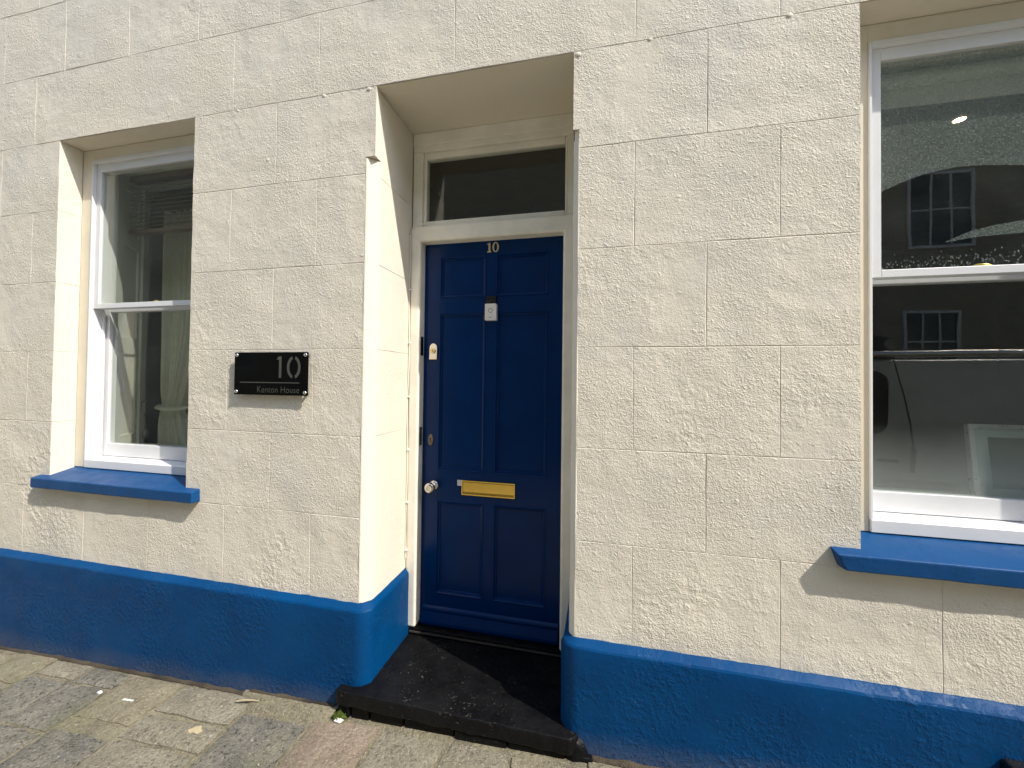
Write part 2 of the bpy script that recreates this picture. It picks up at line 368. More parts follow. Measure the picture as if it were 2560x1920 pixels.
mb = MB(); nxp, nyp = 80, 14
def px(i): return -6.2 + 10.2 * i / nxp
def py(j): return -1.5 + 1.52 * j / nyp
mb.add([(px(i), py(j), gz(px(i), py(j)) - 0.0035 + 0.0015 * mnoise.noise(Vector((px(i) * 6, py(j) * 6, 0)))) for j in range(nyp + 1) for i in range(nxp + 1)],
       [(j * (nxp + 1) + i, j * (nxp + 1) + i + 1, (j + 1) * (nxp + 1) + i + 1, (j + 1) * (nxp + 1) + i) for j in range(nyp) for i in range(nxp)], True)
mb.box(-6.2, 4.0, -1.62, -1.502, gz(-1, -1.5) - 0.25, gz(-1, -1.5) - 0.06)
pavement = tag(mb.build('pavement', M['mortar']), 'sloping pavement of worn granite setts along the house', kind='structure')
stone_x = [-6.1, -5.65, -5.3, -4.9, -4.55, -4.2, -3.85, -3.5, -3.16, -2.9, -2.655, -2.40, -2.148, -1.838, -1.437, -1.118, -0.828, -0.549, -0.30, -0.03, 0.26, 0.55, 0.85, 1.18, 1.5, 1.85, 2.2, 2.55, 2.9, 3.3, 3.7]
fixed = {-2.655: ([-0.045, -0.145, -0.36, -0.66], ['st_grey', 'st_blue', 'st_tan']), -2.90: ([-0.04, -0.21, -0.44, -0.8], ['st_tan', 'st_grey', 'st_blue']),
         -2.40: ([-0.05, -0.145, -0.355, -0.62], ['st_blue', 'st_blue', 'st_blue']),
         -2.148: ([-0.05, -0.278, -0.325, -0.60], ['st_tan', 'st_tan', 'st_blue']), -1.838: ([-0.045, -0.20, -0.315, -0.65], ['st_grey', 'st_grey', 'st_grey']),
         -1.437: ([-0.115, -0.55], ['st_blue']), -1.118: ([-0.075, -0.48], ['st_pink']), -0.828: ([-0.075, -0.42], ['st_grey']), -0.549: ([-0.075, -0.45], ['st_grey']),
         -0.30: ([-0.08, -0.36], ['st_tan']), -0.03: ([-0.045, -0.40], ['st_tan'])}
kinds = ['st_grey', 'st_blue', 'st_grey', 'st_tan', 'st_pink', 'st_blue']
for i in range(len(stone_x) - 1):
    xa, xb = stone_x[i], stone_x[i + 1]
    yl, ks = fixed.get(xa, ([-0.05 - random.uniform(0, 0.03)], []))
    yl = list(yl); ks = list(ks)
    while yl[-1] > -1.4: yl.append(max(-1.47, yl[-1] - random.uniform(0.28, 0.52)))
    for j in range(len(yl) - 1):
        if yl[j] - yl[j + 1] < 0.05: continue
        km = ks[j] if j < len(ks) else random.choice(kinds)
        g = random.uniform(0.006, 0.011); x0, x1, y0, y1 = xa + g, xb - g, yl[j + 1] + g, yl[j] - g
        nx_, ny_ = 5, 6; vs = []; tilt = (random.uniform(-0.004, 0.004), random.uniform(-0.004, 0.004))
        for b in range(ny_ + 1):
            for a in range(nx_ + 1):
                fx, fy = a / nx_, b / ny_
                x = x0 + (x1 - x0) * fx + (random.uniform(-0.004, 0.004) if a in (0, nx_) else 0)
                y = y0 + (y1 - y0) * fy + (random.uniform(-0.004, 0.004) if b in (0, ny_) else 0)
                ex = min(fx, 1 - fx) * (x1 - x0); ey = min(fy, 1 - fy) * (y1 - y0)
                up = 0.008 * (1 - math.exp(-min(ex, ey) / 0.006)) + 0.002 + 0.0022 * mnoise.noise(Vector((x * 9, y * 9, i)))
                vs.append((x, y, gz(x, y) + up + tilt[0] * (fx - .5) + tilt[1] * (fy - .5)))
        w = nx_ + 1
        mb = MB(); mb.add(vs, [(b * w + a, b * w + a + 1, (b + 1) * w + a + 1, (b + 1) * w + a) for b in range(ny_) for a in range(nx_)], True)
        ring = [a for a in range(nx_)] + [b * w + nx_ for b in range(ny_)] + [ny_ * w + a for a in range(nx_, 0, -1)] + [b * w for b in range(ny_, 0, -1)]
        tp = [vs[q] for q in ring]; n = len(tp)
        mb.add(tp + [(x, y, z - 0.03) for x, y, z in tp], [(q, n + q, n + (q + 1) % n, (q + 1) % n) for q in range(n)])
        mb.build('paving_stone', M[km], pavement)
# sandy mortar fillet along the foot of the wall left of the step
mb = MB(); k = 30; vs = []
for i in range(k + 1):
    x = -1.52 + 0.47 * i / k; wdt = 0.075 + 0.012 * mnoise.noise(Vector((x * 14, 0, 3)))
    wdt *= min(1.0, 0.35 + 3.5 * (x + 1.52) / 0.47)
    vs += [(x, -0.02, gz(x, -0.02) + 0.018), (x, -0.03 - wdt * 0.8, gz(x, -0.08) + 0.014 + 0.002 * random.random()), (x, -0.034 - wdt + random.uniform(-.003, .003), gz(x, -0.1) - 0.004)]
mb.add(vs, [(3 * i + q, 3 * i + q + 3, 3 * i + q + 4, 3 * i + q + 1) for i in range(k) for q in (0, 1)], True)
mb.build('mortar_fillet', M['mortar'], pavement)
for ga, gb in ((-6.2, -1.05), (-0.02, 4.0)):
    n = int((gb - ga) / 0.02); mb = MB(); vs = []
    for i in range(n + 1):
        x = ga + (gb - ga) * i / n; lift = 0.02 if -1.5 < x < -1.05 else 0.006
        h = 0.001 + 0.011 * max(0, mnoise.noise(Vector((x * 14, 0, 4))) + 0.25); w = 0.001 + 0.009 * abs(mnoise.noise(Vector((x * 23, 2, 4))))
        vs += [(x, -0.030, gz(x, -0.03) + lift + h), (x, -0.044, gz(x, -0.04) + lift + 0.3 * h), (x, -0.046 - w, gz(x, -0.05) + lift - 0.006)]
    mb.add(vs, [(3 * i + q, 3 * i + q + 3, 3 * i + q + 4, 3 * i + q + 1) for i in range(n) for q in (0, 1)], True)
    tag(mb.build('grime_line', M['grime'], pavement), kind='stuff')

# ------------------------------------------------------------------ the house
house = thing('house', 'cream rendered house front with blue plinth, two sash windows and a navy door', 'house')
WL, WR = (-2.854, -1.934), (0.836, 1.740)
DL, DR = -0.948, -0.102
ZH, ZS = 1.268, -0.52
ROWS = [3.17, 2.79, 2.41, 2.033, 1.650, 1.270, 0.892, 0.503, 0.130, -0.249, -0.596, -0.975]
XA, XB, ZT, ZB = -6.2, 4.0, 3.17, -1.75
F0 = 0.0042                                                   # face of the backing, at the bottom of the scored joints
mb = MB()
def pier(xa, xb, la, lb):          # splayed inside behind a window (w) or square at the door (d) or outer end (e)
    poly = []
    poly += [(xa, F0)] if la != 'd' else [(xa - 0.019, F0), (xa - 0.0, 0.0235)]
    if lb == 'w': poly += [(xb, F0), (xb - 0.0, 0.21), (xb - 0.10, 0.45)]
    elif lb == 'd': poly += [(xb, F0), (xb, 0.45)]
    else: poly += [(xb, F0), (xb, 0.45)]
    if la == 'w': poly += [(xa + 0.10, 0.45), (xa, 0.21)]
    else: poly += [(xa, 0.45)]
    return poly
e = 0.004
mb.prism([(XA, F0), (WL[0] - e, F0), (WL[0] - e, 0.21), (WL[0] - 0.10, 0.45), (XA, 0.45)], ZB, ZT)
NZ = 0.965                          # height of the broken corner bead beside the door
mb.prism([(WL[1] + e, F0), (-0.9945, F0), (DL - e, 0.0455), (DL - e, 0.45), (WL[1] + 0.10, 0.45), (WL[1] + e, 0.21)], ZB, NZ)
mb.prism([(WL[1] + e, F0), (DL - e, F0), (DL - e, 0.45), (WL[1] + 0.10, 0.45), (WL[1] + e, 0.21)], NZ, ZT)
mb.prism([(DR + 0.021, F0), (WR[0] - e, F0), (WR[0] - e, 0.21), (WR[0] - 0.10, 0.45), (DR + e, 0.45), (DR + e, 0.0225)], ZB, NZ)
mb.prism([(DR + e, F0), (WR[0] - e, F0), (WR[0] - e, 0.21), (WR[0] - 0.10, 0.45), (DR + e, 0.45)], NZ, ZT)
mb.prism([(WR[1] + e, F0), (XB, F0), (XB, 0.45), (WR[1] + 0.10, 0.45), (WR[1] + e, 0.21)], ZB, ZT)
for a, b in (WL, WR):
    mb.prism([(a - e, F0), (b + e, F0), (b + e, 0.21), (b + 0.10, 0.45), (a - 0.10, 0.45), (a - e, 0.21)], ZH + 0.002, ZT)
    mb.prism([(a - e, F0), (b + e, F0), (b + e, 0.21), (b + 0.10, 0.45), (a - 0.10, 0.45), (a - e, 0.21)], ZB, -0.592)
mb.box(DL - e, DR + e, F0, 0.45, ZH + 0.002, ZT)
wall = mb.build('wall', M['reveal'], house)
# smooth broken corner beads beside the door
for poly, z0, z1 in (([(-0.995, 0.0), (-0.990, -0.0012), (-0.984, 0.002), (-0.953, 0.035), (-0.9475, 0.044), (-0.953, 0.05), (-0.99, 0.02)], -0.975, NZ - 0.004),
                     ([(DR + 0.0005, 0.024), (DR + 0.004, 0.018), (DR + 0.0165, 0.002), (DR + 0.022, -0.001), (DR + 0.026, 0.001), (DR + 0.02, 0.02)], -0.975, NZ - 0.03)):
    mb = MB(); mb.prism(poly, z0, z1); mb.build('corner_bead', M['reveal'], wall, bevel=0.003)
EVEN = [-6.2, -5.95, -5.48, -5.0, -4.48, -3.98, -3.51, -3.043, -2.6, -2.16, -1.705, -1.236, -.78, -.33, .125, .603, 1.053, 1.51, 1.98, 2.45, 2.92, 3.4, 4.0]
ODD = [-6.2, -5.72, -5.22, -4.72, -4.25, -3.77, -3.304, -2.83, -2.375, -1.925, -1.457, -.99, -.53, -.08, .371, .83, 1.29, 1.76, 2.22, 2.7, 3.2, 3.65, 4.0]
def openings(z0, z1):
    o = []
    zm = 0.5 * (z0 + z1)
    if ZS - 0.07 < zm < ZH: o += [(WL[0], WL[1]), (WR[0], WR[1])]
    if zm < ZH: o += [(-0.9945 if zm < NZ else DL, (DR + 0.0225) if zm < NZ else DR)]
    return sorted(o)
def lay_row(z0, z1, xs, eb=1, et=1):
    op = openings(z0, z1)
    xs = [x for x in xs if not any(abs(x - q) < 0.06 for o in op for q in o)]
    for xa, xb in zip(xs[:-1], xs[1:]):
        segs = [(xa, xb, 1, 1)]
        for a, b in op:
            ns = []
            for (p, q, l, r) in segs:
                if q <= a or p >= b: ns.append((p, q, l, r)); continue
                if p < a: ns.append((p, a, l, 0))
                if q > b: ns.append((b, q, 0, r))
            segs = ns
        for p, q, l, r in segs:
            if q - p < 0.004: continue
            if q - p < 0.04: l = r = 0
            block((p, 0, z0), (1, 0, 0), (0, 0, 1), (0, -1, 0), q - p, z1 - z0, (l, r, eb, et)).build('wall_block', M['wall'], wall, fix=False)
for i in range(len(ROWS) - 1):
    z1, z0 = ROWS[i], ROWS[i + 1]
    xs = EVEN if i % 2 == 0 else ODD
    if z1 == 1.650: xs = [x for x in EVEN if x not in (-2.6, -2.16, -.78, -.33)] + [-0.591]; xs.sort()
    if z1 == 1.270:
        lay_row(z0, NZ, xs, 1, 0); lay_row(NZ, z1, xs, 0, 1)
    elif z1 == -0.596: lay_row(z0, z1, EVEN, 0, 1)
    elif z1 == -0.249: lay_row(z0, z1, ODD, 1, 1)
    else: lay_row(z0, z1, xs)
# scored blocks that return into the reveals
for (xr, sgn, y0, y1, zlo) in ((DL, 1, 0.044, 0.338, -0.975), (DR, -1, 0.024, 0.338, -0.975), (WL[0], 1, 0.0, 0.098, -0.56), (WL[1], -1, 0.0, 0.098, -0.56), (WR[0], 1, 0.0, 0.098, -0.56), (WR[1], -1, 0.0, 0.098, -0.56)):
    for i in range(5, len(ROWS) - 1):
        z1, z0 = min(ROWS[i], ZH + 0.001), max(ROWS[i + 1], zlo)
        if z1 - z0 < 0.03: continue
        yy = 0.0015 if z1 > NZ and xr in (DL, DR) else y0
        for (za, zb) in (((z0, NZ), (NZ, z1)) if (xr in (DL, DR) and z0 < NZ < z1) else ((z0, z1),)):
            ya = 0.0015 if (xr in (DL, DR) and za >= NZ) else max(y0, 0.0015)
            if sgn > 0: bk = block((xr, ya, za), (0, 1, 0), (0, 0, 1), (1, 0, 0), y1 - ya, zb - za, (0, 0, za == z0, zb == z1), chamf=0.002, wave=0.0008)
            else: bk = block((xr, y1, za), (0, -1, 0), (0, 0, 1), (-1, 0, 0), y1 - ya, zb - za, (0, 0, za == z0, zb == z1), chamf=0.002, wave=0.0008)
            bk.build('wall_block', M['reveal'], wall, fix=False)

# knobs of old render and paint left standing on the joints and arrises
for bx, bz, br in ((0.63, 1.268, .011), (0.176, 1.268, .008), (-0.085, 1.256, .013), (-1.21, 1.266, .010), (-0.985, 1.262, .012), (-1.68, 1.266, .008), (-1.505, 1.01, .009), (-1.31, 0.31, .007), (0.2, 0.502, .006)):
    mb = MB(); k = 10; vs = []
    for j in range(4):
        a = (0, 0.5, 1.0, 1.4)[j]
        vs += [(bx + br * math.cos(a) * math.cos(t) * (1 + 0.35 * mnoise.noise(Vector((t, bx * 9, j)))), 0.0015 - br * 0.28 * math.sin(a), bz + br * 0.8 * math.cos(a) * math.sin(t) * (1 + 0.35 * mnoise.noise(Vector((t, bz * 9, j))))) for t in [2 * math.pi * i / k for i in range(k)]]
    mb.add(vs, [(j * k + i, j * k + (i + 1) % k, (j + 1) * k + (i + 1) % k, (j + 1) * k + i) for j in range(3) for i in range(k)] + [tuple(range(3 * k, 4 * k))], True)
    mb.build('render_lump', M['wall'], wall)
# plinth: one profile carried along the foot of the wall and round into the doorway
def sweep(path, name):
    prof = [(-0.004, -0.954), (0.003, -0.956), (0.0275, -0.9725), (0.0315, -0.979), (0.033, -0.990), (0.032, -1.08), (0.033, -1.20), (0.035, -1.30), (0.040, -1.62)]
    # resample
    pts = [Vector(p) for p in path]; dense = []
    for a, b in zip(pts[:-1], pts[1:]):
        n = max(1, int((b - a).length / 0.03))
        dense += [a.lerp(b, t / n) for t in range(n)]
    dense.append(pts[-1]); vs = []
    for i, p in enumerate(dense):
        t = (dense[min(i + 1, len(dense) - 1)] - dense[max(i - 1, 0)]).normalized()
        nrm = Vector((t.y, -t.x)); into = 0.62 if (p.y > 0.03) else 1.0
        for q, (d, z) in enumerate(prof):
            w = 0.0018 * mnoise.noise(Vector((p.x * 9, p.y * 9, z * 9))) + 0.004 * mnoise.noise(Vector((p.x * 1.7, p.y * 2, z * 2)))
            zz = z + (0.0022 * mnoise.noise(Vector((p.x * 22, p.y * 22, 1.0))) + 0.001 * random.uniform(-1, 1) if q < 4 else 0)
            vs.append((p.x + nrm.x * (d * into + (w if q > 1 else 0)), p.y + nrm.y * (d * into + (w if q > 1 else 0)), zz))
    k = len(prof); mb = MB()
    for qa, qb in ((0, 1), (1, 2), (2, 3), (3, k - 1)):
        w = qb - qa + 1; sub = [vs[i * k + q] for i in range(len(dense)) for q in range(qa, qb + 1)]
        mb.add(sub, [(i * w + q, i * w + q + 1, (i + 1) * w + q + 1, (i + 1) * w + q) for i in range(len(dense) - 1) for q in range(w - 1)], True)
    return mb.build(name, M['blue'], house, fix=False)
sweep([(-6.2, 0.0), (-0.99, 0.0), (-0.980, 0.0), (-0.972, 0.003), (-0.951, 0.024), (-0.947, 0.032), (-0.947, 0.042), (-0.947, 0.342)], 'plinth')
sweep([(-0.103, 0.342), (-0.103, 0.04), (-0.101, 0.026), (-0.086, 0.006), (-0.078, 0.001), (-0.06, 0.0), (4.0, 0.0)], 'plinth')
mb = MB()
mb.face_prism([(1.165, -1.24), (1.165, -1.102), (1.170, -1.096), (1.176, -1.094), (1.46, -1.094), (1.466, -1.10), (1.466, -1.24)], -0.062, -0.028)
for q in range(4): mb.box(1.20, 1.43, -0.066, -0.061, -1.135 - q * 0.028, -1.123 - q * 0.028)
mb.build('plinth_vent', M['plastic_b'], house)

# rooms behind the wall
def room(x0, x1, z0, z1, y1, mt, fl):
    mb = MB(); y0 = 0.451
    v = [(x, y, z) for x in (x0, x1) for y in (y0, y1) for z in (z0, z1)]
    mb.add(v, [(0, 1, 3, 2), (4, 6, 7, 5), (2, 3, 7, 6), (1, 5, 7, 3)]); mb.add(v, [(0, 2, 6, 4)], mi=1)
    return mb.build('room', [mt, fl], house)
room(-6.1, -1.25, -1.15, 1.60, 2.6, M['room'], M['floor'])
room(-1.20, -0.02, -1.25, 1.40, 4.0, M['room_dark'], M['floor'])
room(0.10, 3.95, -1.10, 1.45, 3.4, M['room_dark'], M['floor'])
mb = MB(); mb.box(XA, XB, 0.44, 4.2, ZT + 0.001, ZT + 0.15); mb.box(XA, XB, 4.2, 4.4, ZB, ZT)
mb.box(XA - 0.1, XA, 0.0, 4.4, ZB, ZT + 0.15); mb.box(XB, XB + 0.1, 0.0, 4.4, ZB, ZT + 0.15); mb.build('rear_shell', M['cream'], house)

# ------------------------------------------------------------------ sash windows
def window(x0, x1, right, label):
    w = bpy.data.objects.new('window', None); col.objects.link(w); w.parent = house; w['label'] = label
    a, b = x0 + 0.089, x1 - 0.089
    mb = MB()                                                        # cream margin of the box frame
    mb.box(x0, a - 0.009, 0.100, 0.21, -0.505, ZH); mb.box(b + 0.009, x1, 0.100, 0.21, -0.505, ZH); mb.box(a - 0.009, b + 0.009, 0.100, 0.21, 1.205, ZH)
    mb.build('frame_margin', M['cream'], w, bevel=0.0015)
    mb = MB()                                                        # white lining
    mb.box(a - 0.0088, a, 0.0935, 0.208, -0.462, 1.205); mb.box(b, b + 0.0088, 0.0935, 0.208, -0.462, 1.205); mb.box(a, b, 0.0935, 0.208, 1.187, 1.2048)
    mb.box(a + 0.0002, a + 0.011, 0.151, 0.162, -0.455, 1.186); mb.box(b - 0.011, b - 0.0002, 0.151, 0.162, -0.455, 1.186)
    mb.build('frame', M['white'], w, bevel=0.0012)
    def sash(name, y0, y1, zb0, zb1, zt0, zt1, st, yg, mist):
        mb = MB()
        mb.box(a + .0015, a + st, y0, y1, zb0, zt1); mb.box(b - st, b - .0015, y0, y1, zb0, zt1)
        mb.box(a + st, b - st, y0, y1, zb0, zb1); mb.box(a + st, b - st, y0, y1, zt0, zt1)
        # putty line
        p = 0.004; yp = y0 + 0.007
        s = mb.build(name, M['white'], w, bevel=0.0016)
        mb = MB(); mb.box(a + st - .004, b - st + .004, yg, yg + 0.004, zb1 - .004, zt0 + .004)
        mb.build('pane', M['glass'] if mist != 'clean' else M['glass_clean'], w)
        return s
    sash('upper_sash', 0.110, 0.149, 0.376, 0.403, 1.143, 1.1865, 0.036, 0.1225, 'dust')
    sash('lower_sash', 0.168, 0.206, -0.452, -0.382, 0.366, 0.404, 0.034, 0.182, 'clean' if right else 'dust')
    mb = MB()
    mb.add([(x, y, z) for x in (x0 + 0.083, x1 - 0.083) for y, z in ((0.0925, -0.505), (0.0925, -0.463), (0.098, -0.4585), (0.214, -0.4525), (0.214, -0.505))],
           [(0, 1, 2, 3, 4), (9, 8, 7, 6, 5), (0, 5, 6, 1), (1, 6, 7, 2), (2, 7, 8, 3), (3, 8, 9, 4), (4, 9, 5, 0)])
    mb.build('timber_sill', M['white'], w, bevel=0.0015)
    mb = MB(); c = 0.5 * (x0 + x1)                                   # brass fastener on the meeting rail
    mb.box(c - 0.030, c + 0.030, 0.170, 0.190, 0.4045, 0.409); mb.tube([(c - 0.028, 0.178, 0.413), (c - 0.01, 0.172, 0.421), (c + 0.012, 0.168, 0.420), (c + 0.026, 0.17, 0.414)], [0.005, 0.006, 0.005, 0.007], 8)
    mb.build('sash_fastener', M['brass'], w, bevel=0.001)
    # splayed linings with sunk panels, soffit and window board
    for s, xo, xi in ((1, a - 0.012, x0 - 0.085), (-1, b + 0.012, x1 + 0.085)):
        mb = MB(); P0, P1 = Vector((xo, 0.2095, 0)), Vector((xi, 0.452, 0)); t = (P1 - P0); n = Vector((t.y, -t.x, 0)).normalized() * s
        def q(u_, z, d): r = P0 + t * u_ + n * d; return (r.x, r.y, z)
        def slab(u0, u1, z0, z1, d): mb.add([q(u0, z0, -.008), q(u1, z0, -.008), q(u1, z1, -.008), q(u0, z1, -.008), q(u0, z0, d), q(u1, z0, d), q(u1, z1, d), q(u0, z1, d)],
                                           [(3, 2, 1, 0), (4, 5, 6, 7), (0, 1, 5, 4), (1, 2, 6, 5), (2, 3, 7, 6), (3, 0, 4, 7)])
        slab(0, 1, -0.44, 1.22, 0.0)
        for z0, z1 in ((-0.44, -0.36), (0.14, 0.24), (0.80, 0.88), (1.14, 1.22)): slab(0.24, 0.80, z0, z1, 0.010)
        slab(0.0, 0.24, -0.44, 1.22, 0.010); slab(0.80, 1.0, -0.44, 1.22, 0.010); slab(0.9, 1.14, -0.44, 1.22, 0.022)
        mb.build('window_lining', M['lining'], w)
    mb = MB(); mb.box(x0 - 0.10, x1 + 0.10, 0.212, 0.50, -0.470, -0.440); mb.build('window_board', M['lining'], w, bevel=0.004)
    mb = MB(); mb.box(x0 - 0.10, x1 + 0.10, 0.212, 0.47, 1.222, 1.245); mb.build('window_soffit', M['lining'], w)
    # blue stone sill
    xa, xb = (x0 - 0.066, x1 + 0.084)
    if right: xa, xb = x0 - 0.085, x1 + 0.085
    outl = []
    n = 26
    for i in range(n + 1): outl.append((xa + (xb - xa) * i / n, -0.040 + 0.0014 * mnoise.noise(Vector((i * 0.9, x0, 0)))))
    outl += [(xb + 0.002, 0.0035), (x1 - 0.0005, 0.0035), (x1 - 0.0005, 0.108), (x0 + 0.0005, 0.108), (x0 + 0.0005, 0.0035), (xa - 0.003, 0.0035)]
    mb = MB()
    f1 = lambda x, y: -0.541 + (y + 0.04) * 0.235 + 0.0012 * mnoise.noise(Vector((x * 8, y * 8, 2)))
    f0 = lambda x, y: -0.592 + (0.003 * mnoise.noise(Vector((x * 13, 0.3, 5))) if y < 0 else 0)
    mb.prism(outl, f0, f1)
    s = mb.build('sill', M['blue_sill'], w, bevel=0.004)
    if right:
        for vtx in s.data.vertices[:]:
            if vtx.co.x < xa + 0.02 and vtx.co.z < H - 0.57: vtx.co.x += 0.022
    return w
wl_ = window(*WL, False, 'narrow-looking left sash window with tied curtain and brown slatted blind inside')
wr_ = window(*WR, True, 'right sash window cut off by the picture edge, upper pane misted')
# condensation left on the upper right pane round a wiped arch
mb = MB(); ym = 0.1275
arch = [(.958, .672), (.981, .690), (1.035, .713), (1.097, .735), (1.151, .745), (1.20, .750), (1.266, .748), (1.366, .737), (1.45, .71), (1.55, .66), (1.618, .60)]
mb.add([(x, ym, z) for x, z in arch] + [(x, ym, 1.146) for x, z in arch], [(i, i + 1, 11 + i + 1, 11 + i) for i in range(10)])
up = [(1.155, .494), (1.222, .525), (1.293, .543), (1.364, .552), (1.45, .545), (1.54, .52)]; lo = [(1.156, .492), (1.20, .499), (1.246, .506), (1.364, .511), (1.45, .505), (1.541, .516)]
mb.add([(x, ym, z) for x, z in up + lo], [(6 + i, 6 + i + 1, i + 1, i) for i in range(5)])
cr = [(.958, .44), (.966, .43), (.975, .415), (.986, .404), (1.001, .397), (1.06, .402), (1.06, .400), (.958, .400)]
mb.add([(x, ym, z) for x, z in cr], [tuple(range(8))])
mb.build('condensation', M['mist'], wr_, fix=False)
mb = MB()
for i in range(240):
    x = random.uniform(0.985, 1.60); z = 0.404 + abs(random.gauss(0, 0.020)) + (0.02 * random.random() if x > 1.1 else 0); r = random.uniform(0.0010, 0.0030); st = random.uniform(1.0, 1.8)
    ring_ = [(x + r * math.cos(t), ym - 0.0002, z + r * st * math.sin(t)) for t in (0, 1.05, 2.1, 3.14, 4.19, 5.24)]
    mb.add(ring_ + [(x, ym - 0.0002 + r * 0.7, z)], [(k, (k + 1) % 6, 6) for k in range(6)], True)
tag(mb.build('water_drops', M['drop'], wr_, fix=False), kind='stuff')

# ------------------------------------------------------------------ doorway
FY, DY = 0.340, 0.380
d0, d1, dz0, dz1 = -0.888, -0.168, -1.243, 0.702
fr = bpy.data.objects.new('door_frame', None); col.objects.link(fr); fr.parent = house; fr['label'] = 'old cream door frame with a fanlight over the door'
mb = MB(); mb.box(DL + .001, d0 - .0015, FY - .015, FY + .06, -1.246, 0.782); mb.build('jamb', M['cream_old'], fr, bevel=0.012, seg=4)
mb = MB(); mb.box(d1 + .0015, DR - .001, FY - .015, FY + .06, -1.246, 0.782); mb.build('jamb', M['cream_old'], fr, bevel=0.012, seg=4)
mb = MB(); mb.box(DL + .0015, DR - .0015, FY - .0155, FY + .061, 0.704, 0.784); mb.build('transom', M['cream_old'], fr, bevel=0.010, seg=4)
mb = MB()
mb.box(DL + .002, -0.893, FY + .004, FY + .06, 0.785, 1.1755); mb.box(-0.150, DR - .002, FY + .004, FY + .06, 0.785, 1.1755)
mb.box(DL + .002, DR - .002, FY + .004, FY + .06, 1.176, 1.2695); mb.box(DL + .002, DR - .002, FY - .003, FY + .0039, 1.205, 1.2695)
mb.build('fanlight_frame', M['cream_old'], fr, bevel=0.004)
mb = MB()
mb.box(-0.893, -0.876, FY + .018, FY + .058, 0.786, 1.176); mb.box(-0.163, -0.150, FY + .018, FY + .058, 0.786, 1.176)
mb.box(-0.876, -0.163, FY + .018, FY + .058, 1.142, 1.176); mb.box(-0.876, -0.163, FY + .014, FY + .058, 0.786, 0.818)
mb.build('fanlight_bead', M['cream_old'], fr, bevel=0.005)
mb = MB(); mb.box(-0.878, -0.161, FY + .034, FY + .038, 0.815, 1.144); mb.build('fanlight_pane', M['glass_clean'], fr)
mb = MB(); mb.box(DL + .004, DR - .004, FY - .012, 0.43, -1.30, -1.247); mb.build('threshold', M['black_step'], fr, bevel=0.004)
mb = MB(); mb.box(d0 - .03, d1 + .03, FY - .0165, FY - .0115, -1.268, -1.261); mb.build('threshold_strip', M['dull_metal'], fr)
mb = MB(); mb.box(d0 - .0008, d0 + .0012, FY + .002, FY + .03, 0.125, 0.222); mb.build('latch_keep', M['plastic_b'], fr)
mb = MB(); mb.box(d0 - .0005, d0 + .0008, FY + .002, FY + .03, -0.335, -0.242); mb.build('lock_keep', M['dull_metal'], fr)

door = bpy.data.objects.new('front_door', None); col.objects.link(door); door.parent = house; door['label'] = 'navy six-panel front door numbered 10'
cols = [(-0.806, -0.554), (-0.504, -0.241)]
rws = [(0.420, 0.637), (-0.462, 0.346), (-1.090, -0.615)]
mb = MB()
zz = [dz0, rws[2][0], rws[2][1], rws[1][0], rws[1][1], rws[0][0], rws[0][1], dz1 + .01]
Y0, Y1 = DY, DY + 0.045
mb.box(d0, cols[0][0], Y0, Y1, dz0, dz1 + .01); mb.box(cols[1][1], d1, Y0, Y1, dz0, dz1 + .01)
for k in (0, 2, 4, 6): mb.box(cols[0][0], cols[1][1], Y0, Y1, zz[k], zz[k + 1])
for z0, z1 in rws: mb.box(cols[0][1], cols[1][0], Y0, Y1, z0, z1)
mb.build('stiles_and_rails', M['door'], door)
for z0, z1 in rws:
    for x0, x1 in cols:
        mb = MB(); prof = [(0.0, 0.0), (0.002, -0.0025), (0.006, -0.003), (0.009, 0.001), (0.011, 0.006), (0.017, 0.008), (0.020, 0.0135), (0.021, 0.0135)]
        vs = []
        for d, y in prof: vs += [(x0 + d, Y0 + y, z0 + d), (x1 - d, Y0 + y, z0 + d), (x1 - d, Y0 + y, z1 - d), (x0 + d, Y0 + y, z1 - d)]
        mb.add(vs, [(4 * k + q, 4 * k + (q + 1) % 4, 4 * k + 4 + (q + 1) % 4, 4 * k + 4 + q) for k in range(len(prof) - 1) for q in range(4)] + [tuple(4 * (len(prof) - 1) + q for q in range(4))])
        mb.build('door_panel', M['door'], door)
mb = MB()                                                            # weather bar
mb.add([(x, y, z) for x in (d0 + .012, d1 - .008) for y, z in ((Y0 - .0005, -1.150), (Y0 - .010, -1.160), (Y0 - .013, -1.170), (Y0 - .009, -1.178), (Y0 - .024, -1.222), (Y0 - .024, -1.240), (Y0 - .0005, -1.242))],
       [tuple(range(7)), tuple(range(7, 14))[::-1]] + [(i, 7 + i, 7 + (i + 1) % 7, (i + 1) % 7) for i in range(7)])
mb.build('weather_bar', M['door'], door, bevel=0.003)
